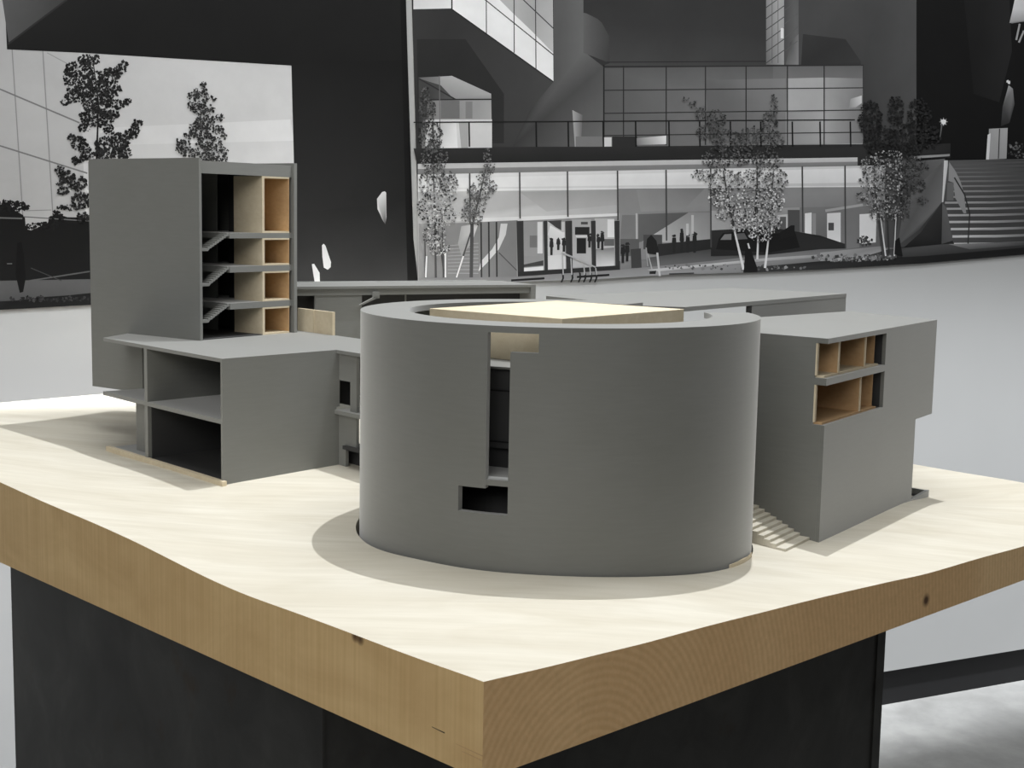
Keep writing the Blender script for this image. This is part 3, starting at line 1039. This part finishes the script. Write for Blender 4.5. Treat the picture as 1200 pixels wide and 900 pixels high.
for k in range(8):
    a = k * math.pi / 4
    m.line((1104.8, 142.8), (1104.8 + 5 * math.cos(a), 142.8 + 5 * math.sin(a)), 2.2, 150, 0.4)
m.leaves(1104.8, 142.8, 2.4, 2.4, 14, 2.2, (235, 255))
m.line((1103, 145), (1100, 165), 1.8, 90, 0.8)
m.poly([(1158, 151), (1180, 150), (1178.5, 186), (1156.5, 187)], [146, 156, 142, 138])
m.poly([(1156.5, 158), (1160, 156), (1158, 187), (1154.5, 187)], 196)
m.line((1170.4, 151), (1169, 186), 1.2, 44)
m.leaves(1192, 178, 12, 12, 50, 1.6, (40, 110))
# deck edge, railing
m.poly([(484, 174), (1012, 169), (1075, 170), (1113, 168), (1113, 185), (1003, 186), (700, 189), (488, 192)], [44, 44, 50, 40, 38, 46, 38, 36])
m.line((484, 143.5), (1001, 140.5), 1.4, 32)
for x in (506.5, 549, 627.5, 665, 706, 744, 783, 819, 855, 890.5, 927.5, 960, 995.5):
    m.line((x, 142.5), (x + .5, 172), 1.8, 26)
m.poly([(489, 192), (1004, 184.5), (1004, 189.5), (489, 198)], [170, 186, 176, 172])
m.poly([(489, 198), (1004, 189.5), (1004, 194), (489, 204.5)], [118, 124, 116, 112])
m.poly([(1070, 183), (1112, 180.5), (1112, 183), (1070, 186)], 140)
# glazed ground floor
m.poly([(489, 204.5), (1040, 193.5), (1040, 292), (832, 312), (725, 324), (489, 334)], [196, 150, 96, 96, 120, 124])
m.poly([(489, 204.5), (1032, 194), (1032, 219), (489, 226)], [202, 190, 176, 196])
m.poly([(520, 209), (1010, 197), (1010, 214), (520, 220)], [206, 214, 200, 208])
m.poly([(489, 222), (1032, 217.5), (1032, 219.5), (489, 225)], [212, 200, 200, 206])
m.poly([(489, 225), (724, 222), (722, 252), (560, 258), (489, 262)], [168, 156, 168, 188, 170])
m.poly([(608, 225), (722, 222), (722, 240), (640, 248)], [150, 142, 158, 166])
m.poly([(724, 221), (1032, 219), (1020, 240), (940, 244), (831, 248), (724, 250)], [122, 128, 116, 122, 104, 130])
m.poly([(745, 222), (825, 221), (800, 246), (750, 248)], [128, 110, 130, 138])
m.poly([(545, 256), (723, 250), (723, 254), (545, 261.5)], [196, 214, 210, 196])
# entrance interior, left
m.poly([(545, 261), (606, 258), (606, 326), (490, 333), (490, 262)], [118, 112, 106, 112, 130])
m.poly([(586, 262), (594, 262), (592, 275), (584, 292), (570, 308), (560, 318), (563, 306), (576, 292), (584, 278)], 186)
m.poly([(540, 265), (560, 262), (552, 285), (540, 300), (536, 285)], [150, 190, 150, 130, 140])
for i in range(9):
    m.line((524, 288 + i * 4), (560, 285 + i * 4.4), 0.8, 140)
m.line((584, 296), (606, 318), 1.2, 70)
for x in (563, 572, 581):
    m.line((x, 260), (x + 0.6, 327), 1.8, 44)
m.line((552.5, 262), (551.5, 327), 4.0, 66)
m.poly([(604.5, 259), (724, 253), (724, 318), (605, 324)], [120, 140, 150, 130])
m.rect(613, 260, 629, 300, 132); m.rect(620, 276, 629, 290, 104)
m.rect(629, 260, 635, 297, 196)
m.poly([(613, 314), (636, 312), (636, 318), (613, 319)], 196)
m.poly([(613, 310), (636, 305), (636, 311), (613, 313)], 60)
m.rect(641, 260, 661, 312, 176)
m.poly([(641, 259), (657, 258), (657, 270), (650, 266)], 60)
m.poly([(644, 264), (658, 272), (661, 272), (661, 290), (648, 284), (641, 275)], [205, 205, 200, 180, 190, 190])
m.poly([(641, 300), (662, 298), (662, 315), (641, 316)], 186)
m.rect(669, 257, 692, 313, 158)
m.rect(673, 266, 690, 275, 40); m.rect(675, 279, 686, 297, 36); m.rect(680, 260, 688, 263, 70)
m.rect(674, 276, 691, 278, 190)
m.rect(696, 256, 719, 312, 168)
m.rect(711, 257, 719, 278, 206); m.rect(707, 280, 719, 288, 90)
m.poly([(696, 292), (719, 290), (719, 311), (696, 312)], [120, 110, 190, 180])
def figure(x, y0, y1, g, w=3.2):
    h = y1 - y0
    m.leaves(x, y0 + h * .08, w * .32, h * .07, 6, w * .35, (g, g + 8))
    m.poly([(x - w * .4, y0 + h * .16), (x + w * .4, y0 + h * .16), (x + w * .5, y0 + h * .5), (x + w * .3, y0 + h * .55), (x + w * .25, y1), (x - w * .3, y1), (x - w * .3, y0 + h * .55), (x - w * .5, y0 + h * .5)], g)
for x, a, b in ((645.5, 279, 299), (653.5, 279, 293), (660, 279, 295), (700.5, 275, 291), (705, 271, 293), (690, 274, 290)):
    figure(x, a, b, 42, 5)
for x0, x1 in ((604.5, 612.5), (636, 640.5), (661.5, 669.5), (691.5, 697), (719, 725)):
    m.poly([(x0, 259), (x1, 258.5), (x1 + .8, 321), (x0 + 1.5, 323)], [54, 50, 44, 50])
m.poly([(606, 318.5), (724, 311), (724, 317), (606, 324)], 42)
# interior, right
m.poly([(725, 250), (832, 248), (832, 300), (725, 306)], [132, 110, 118, 120])
m.poly([(728, 252), (744, 252), (744, 280), (726, 280)], 112)
m.poly([(747, 251), (808, 249), (770, 273), (752, 283), (747, 284)], [96, 82, 88, 104, 90])
m.poly([(752, 283), (806, 249), (831, 249), (831, 284), (780, 284)], [176, 128, 122, 140, 160])
m.line((745, 250), (745.5, 300), 2.2, 168)
m.rect(726, 280, 748, 300, 84)
m.poly([(738, 292), (750, 291), (751, 314), (739, 314)], 58)
m.rect(753, 275, 775, 292, 70)
m.poly([(770, 286), (832, 280), (836, 300), (770, 306)], [44, 40, 34, 44])
m.poly([(757, 302), (832, 292), (870, 294), (870, 302), (820, 308), (757, 314)], [74, 62, 60, 78, 92, 96])
for x, a, b in ((789, 275, 296), (798, 268, 296), (805, 274, 296), (813, 272, 296), (729, 286, 308), (734, 284, 306)):
    figure(x, a, b, 38, 5.5)
m.rect(803, 262, 806, 276, 176); m.rect(809, 252, 812, 274, 170)
m.poly([(832, 247), (936, 243), (936, 268), (832, 274)], [150, 140, 112, 150])
m.poly([(936, 243), (1036, 241), (1036, 292), (936, 294)], [112, 108, 86, 92])
m.poly([(910, 252), (922, 251), (922, 272), (916, 272), (914, 262), (910, 262)], 176)
m.rect(913, 254, 920, 270, 86)
m.rect(922, 246, 936, 280, 74)
m.poly([(942, 250), (950, 249), (950, 284), (942, 284)], 204)
m.rect(951, 250, 955, 284, 130)
m.poly([(968, 250), (984, 249), (984, 290), (968, 286)], 198)
m.rect(969.5, 261, 976, 270, 72)
m.poly([(984, 244), (1006, 242), (1006, 290), (984, 292)], 108)
m.poly([(1006, 251), (1026, 250), (1025, 284), (1006, 286)], 200)
m.line((966, 247), (1010, 240), 3.0, 150)
m.leaves(1012, 282, 9, 6, 50, 1.8, (30, 90))
m.leaves(944, 285, 24, 7, 120, 2.4, (26, 70))
m.poly([(832, 270), (900, 266), (960, 276), (990, 286), (990, 296), (832, 300)], [46, 40, 34, 44, 40, 36])
m.poly([(838, 292), (841, 280), (846, 273), (872, 271), (878, 279), (895, 276), (930, 270), (936, 290), (900, 296)], 28)
m.poly([(843, 281), (848, 274.5), (856, 274), (856, 281)], 110)
m.poly([(860, 281), (860, 274), (871, 273), (875, 280)], 84)
m.poly([(913, 272), (926, 264), (930, 264), (930, 276), (913, 280)], 30)
# mullions
for x, y0, y1 in ((549.5, 203, 262), (608, 202, 256), (664, 201, 254), (722.6, 200, 258), (779.5, 199, 282), (831.6, 197.5, 290), (886, 196.5, 262), (939, 195, 272), (989, 194, 292)):
    m.line((x, y0), (x + .6, y1), 1.7, 64)
# right flank wall, white column, stairs
m.poly([(1036, 192), (1106, 186), (1103, 284), (1036, 292)], [74, 96, 46, 70])
m.poly([(1060, 232), (1103, 190), (1103, 236), (1075, 270), (1050, 288)], [96, 84, 104, 66, 80])
m.poly([(1103, 236), (1103, 286), (1058, 290), (1078, 272)], [50, 30, 28, 44])
m.poly([(1105, 188), (1109.5, 188), (1108, 236), (1102.5, 237)], [196, 180, 176, 190])
m.poly([(1110, 188), (1560, 180), (1560, 262), (1200, 286), (1116, 285), (1104, 238)], [84, 30, 30, 56, 74, 70])
m.poly([(1109, 214), (1117, 214), (1116, 235), (1108, 235)], 96)
for i in range(16):
    y = 189 + i * 3.6 + i * i * 0.185
    g = 80 + i * 6.5
    x0 = 1116 if y < 236 else 1106 + (y - 236) * .22
    if y > 236:
        g += 10
    th = 1.3 + i * 0.11
    m.poly([(x0, y), (1150 + i, y - .3), (1200, y - 1.5), (1330, y - 8), (1330, y - 8 + th), (1200, y - 1.5 + th), (1150 + i, y - .3 + th), (x0, y + th)], [g, g, g * .55 + 12, 30, 30, g * .55 + 12, g, g])
m.poly([(1111, 190), (1118, 200), (1124, 212), (1128, 226), (1131, 250), (1128, 250), (1118, 232), (1116, 214), (1110, 212)], 132)
m.line((1117, 208), (1129, 228), 1.6, 44); m.line((1129, 228), (1135, 250), 1.6, 46); m.line((1135, 250), (1133, 286), 1.6, 50)
m.poly([(1103, 238), (1108, 244), (1115, 282), (1102, 286)], [92, 90, 78, 70])
# ground
m.poly([(490, 326), (606, 324), (725, 316), (830, 306), (960, 292), (1040, 290), (1060, 292), (1000, 300), (960, 315.5), (870, 319.5), (780, 322), (700, 327), (640, 329), (520, 334), (494, 334)], [110, 112, 118, 112, 96, 100, 96, 92, 80, 108, 130, 138, 138, 120, 110])
m.poly([(757, 316), (830, 309), (900, 302), (962, 298), (962, 301), (880, 307), (770, 318)], [168, 170, 150, 140, 130, 150, 160])
m.poly([(960, 296), (1034, 288), (1040, 294), (1000, 304), (960, 308)], [140, 120, 140, 150, 130])
m.poly([(1040, 292), (1105, 286), (1330, 280), (1560, 250), (1330, 282), (1200, 298), (1080, 308.5), (1000, 313), (1000, 304)], [60, 70, 30, 24, 24, 30, 36, 36, 60])
m.poly([(1110, 286), (1200, 284), (1200, 287), (1135, 292)], [120, 70, 60, 80])
m.poly([(870, 314), (960, 306), (1080, 300), (1200, 290), (1200, 298), (1080, 308.5), (960, 315.5), (870, 319.5)], [60, 34, 30, 26, 28, 28, 30, 50])
m.leaves(1000, 302, 50, 4, 120, 2.2, (50, 150))
m.leaves(860, 313, 90, 3, 90, 1.8, (50, 130))
m.line((598, 328.5), (637, 326), 2.4, 30)
m.line((675, 324.5), (713, 322), 2.4, 30)
m.line((783, 321), (812, 320), 1.6, 50)
# bicycle racks and a cyclist shape
for x in (657, 668, 677, 683, 690, 696):
    m.poly([(x, 318), (x + 2.6, 320), (x + 3.0, 326), (x + .5, 331), (x - 1, 330.5), (x + .8, 326), (x + .6, 321)], 34)
m.line((657, 296), (672, 302), 2.0, 150); m.line((672, 302), (697, 313), 1.6, 150)
for x in (658, 668, 683, 690, 697):
    m.line((x, 298 + (x - 657) * .4), (x + 1, 322), 1.4, 150)
m.poly([(757, 280), (762, 275), (768, 282), (771, 294), (768, 298), (758, 297), (756, 290)], 34)
m.line((758, 297), (763, 316), 1.6, 150); m.line((769, 296), (772, 324), 2.4, 168); m.line((756, 290), (758, 312), 1.4, 140)
m.poly([(760, 318), (768, 317), (767, 321), (760, 321)], 36)
# trees: pale bark, leaves dark where high, bright where lit from below
def tone_for(y_mid, bright=200):
    def f(x, y):
        k = min(1, max(0, (y - y_mid + 26) / 52))
        if random.random() < 0.35 + 0.35 * (1 - k):
            return random.uniform(38, 78)
        return random.uniform(70, 100) * (1 - k) + random.uniform(120, bright) * k
    return f
for (x0, y0, x1, y1, w) in ((510, 325, 507, 190, 2.4), (519, 325, 517, 250, 1.8), (498, 325, 497, 280, 2), (534, 325, 552, 268, 2.6), (552, 268, 569, 195, 2.2), (520, 322, 512, 270, 2)):
    m.line((x0, y0), (x1, y1), w, 66, w * .5)
for (x0, y0, x1, y1) in ((521, 325, 521, 295), (534, 325, 542, 300), (498, 325, 499, 300)):
    m.line((x0, y0), (x1, y1), 1.8, 196)
m.blob_tree([(500, 130, 10, 16), (504, 160, 14, 18), (508, 185, 16, 16), (508, 215, 18, 20), (524, 220, 12, 20), (502, 245, 14, 16), (520, 252, 14, 14), (508, 275, 14, 14), (514, 290, 12, 10), (498, 112, 6, 10)], 1.0, 1.25, tone_for(205, 195))
m.blob_tree([(572, 196, 7, 10), (566, 208, 9, 10), (562, 225, 16, 12), (556, 240, 14, 12), (548, 252, 12, 8), (575, 218, 7, 7), (556, 256, 9, 8), (570, 182, 5, 8)], 0.9, 1.15, lambda x, y: random.uniform(50, 120))
for (x0, y0, x1, y1, w, g) in ((870, 316, 858, 265, 3.2, 190), (858, 265, 846, 200, 2.4, 60), (884, 316, 875, 285, 3, 190), (886, 304, 887, 275, 2.6, 190), (895, 314, 899, 280, 3, 190), (882, 275, 886, 215, 3, 50), (899, 280, 905, 200, 2, 90)):
    m.line((x0, y0), (x1, y1), w, g, w * .6)
m.poly([(872, 292), (878, 291), (886, 314), (886, 318), (870, 318)], 26)
m.blob_tree([(803, 116, 5, 3), (812, 122, 5, 5), (820, 132, 8, 8), (838, 140, 12, 12), (828, 155, 14, 10), (850, 165, 18, 14), (905, 125, 5, 14), (900, 145, 10, 14), (880, 160, 16, 12), (905, 165, 12, 12), (840, 185, 20, 12), (870, 182, 20, 12), (898, 188, 18, 12),
             (820, 205, 12, 7), (845, 212, 20, 14), (880, 212, 22, 14), (908, 212, 14, 14), (842, 232, 14, 12), (868, 240, 20, 14), (900, 235, 18, 16), (846, 250, 10, 8), (876, 260, 16, 12), (896, 262, 18, 14), (890, 276, 14, 8), (862, 262, 8, 10)], 0.85, 1.25, tone_for(205, 215))
for (x0, y0, x1, y1, w, g) in ((1034, 302, 1024, 225, 3.2, 60), (1047, 302, 1054, 240, 3.4, 70), (1036, 300, 1030, 255, 1.8, 190), (1046, 300, 1048, 255, 1.8, 180), (1054, 240, 1056, 150, 2.2, 40), (1024, 225, 1020, 140, 2, 40), (1040, 296, 1038, 250, 1.6, 50)):
    m.line((x0, y0), (x1, y1), w, g, w * .6)
m.poly([(1047, 282), (1052, 278), (1056, 300), (1046, 298)], 26)
m.blob_tree([(1018, 140, 14, 22), (1048, 130, 10, 18), (1075, 135, 14, 20), (1032, 165, 22, 18), (1062, 165, 20, 20), (1088, 160, 12, 14)], 0.75, 1.7, (24, 46))
m.blob_tree([(1018, 195, 12, 12), (1040, 190, 22, 14), (1066, 195, 20, 12), (1018, 215, 14, 12), (1042, 212, 18, 12), (1066, 215, 18, 12), (1026, 232, 18, 12), (1052, 236, 16, 12), (1034, 250, 18, 9), (1078, 234, 8, 5), (1006, 230, 6, 6), (1056, 250, 8, 8)], 0.8, 1.25, lambda x, y: random.choice([random.uniform(34, 80), random.uniform(90, 170)]) if x < 1055 else random.uniform(34, 90))
m.build('wall_mural', OUTR, 'right black-and-white photo mural of a glazed street entrance at dusk')

# ------------------------------------------------------------------ light
def look(o, tgt):
    d = Vector(tgt) - o.location
    o.rotation_euler = d.to_track_quat('-Z', 'Y').to_euler()
def spot(name, loc, tgt, energy, deg, blend, size, col=(1, 1, 1)):
    l = bpy.data.lights.new(name, 'SPOT')
    l.energy = energy; l.spot_size = math.radians(deg); l.spot_blend = blend
    l.shadow_soft_size = size; l.color = col
    o = bpy.data.objects.new(name, l)
    COL.objects.link(o)
    o.location = loc
    look(o, tgt)
    return o
spot('track_spot', (0.53, 3.02, 5.6), (0.1, 2.3, 1.15), 600, 40, 0.35, 0.018, (0.955, 0.975, 1.0))
wl = bpy.data.lights.new('wall_washer', 'AREA')
wl.shape = 'RECTANGLE'; wl.size = 7.0; wl.size_y = 0.06; wl.energy = 31; wl.color = (0.95, 0.975, 1.0); wl.spread = math.radians(19)
wo = bpy.data.objects.new('wall_washer', wl)
COL.objects.link(wo)
x, y = wall_xy(-0.6, 0.5)
wo.location = (x, y, 2.9)
zax = -(Vector((*wall_xy(-0.6, 0.0), 0.30)) - wo.location).normalized()
xax = Vector((WD[0], WD[1], 0))
yax = zax.cross(xax).normalized()
wo.rotation_euler = Matrix((xax, yax, zax)).transposed().to_euler()
al = bpy.data.lights.new('mural_light', 'AREA')
al.shape = 'RECTANGLE'; al.size = 5.5; al.size_y = 0.4; al.energy = 37; al.color = (0.97, 0.985, 1.0)
ao = bpy.data.objects.new('mural_light', al)
COL.objects.link(ao)
x, y = wall_xy(-0.8, 1.6)
ao.location = (x, y, 3.8)
tx, ty = wall_xy(-0.8, 0.0)
look(ao, (tx, ty, 1.7))

cl = bpy.data.lights.new('overhead_fill', 'AREA')  # soft fill added overhead to lift shaded upward-facing surfaces
cl.shape = 'RECTANGLE'; cl.size = 2.6; cl.size_y = 2.6; cl.energy = 72; cl.color = (0.99, 1.0, 0.97)
co = bpy.data.objects.new('overhead_fill', cl)
COL.objects.link(co)
co.location = (0.2, 2.1, 4.6)
fl_ = bpy.data.lights.new('front_fill', 'AREA')  # unseen fill added behind the camera to brighten the table sides
fl_.shape = 'RECTANGLE'; fl_.size = 3.0; fl_.size_y = 1.6; fl_.energy = 72; fl_.color = (1.0, 0.99, 0.96)
fo = bpy.data.objects.new('front_fill', fl_)
COL.objects.link(fo)
fo.location = (-1.0, -2.2, 3.2)
look(fo, (0.0, 1.8, 0.9))
w = bpy.data.worlds.new('world')
sc.world = w
w.use_nodes = True
bg = w.node_tree.nodes['Background']
bg.inputs['Color'].default_value = (0.97, 0.985, 1.0, 1)
bg.inputs['Strength'].default_value = 0.09

sc.view_settings.view_transform = 'Standard'
sc.view_settings.look = 'None'
sc.view_settings.gamma = 1.0
sc.view_settings.use_curve_mapping = False
sc.view_settings.exposure = 0.0
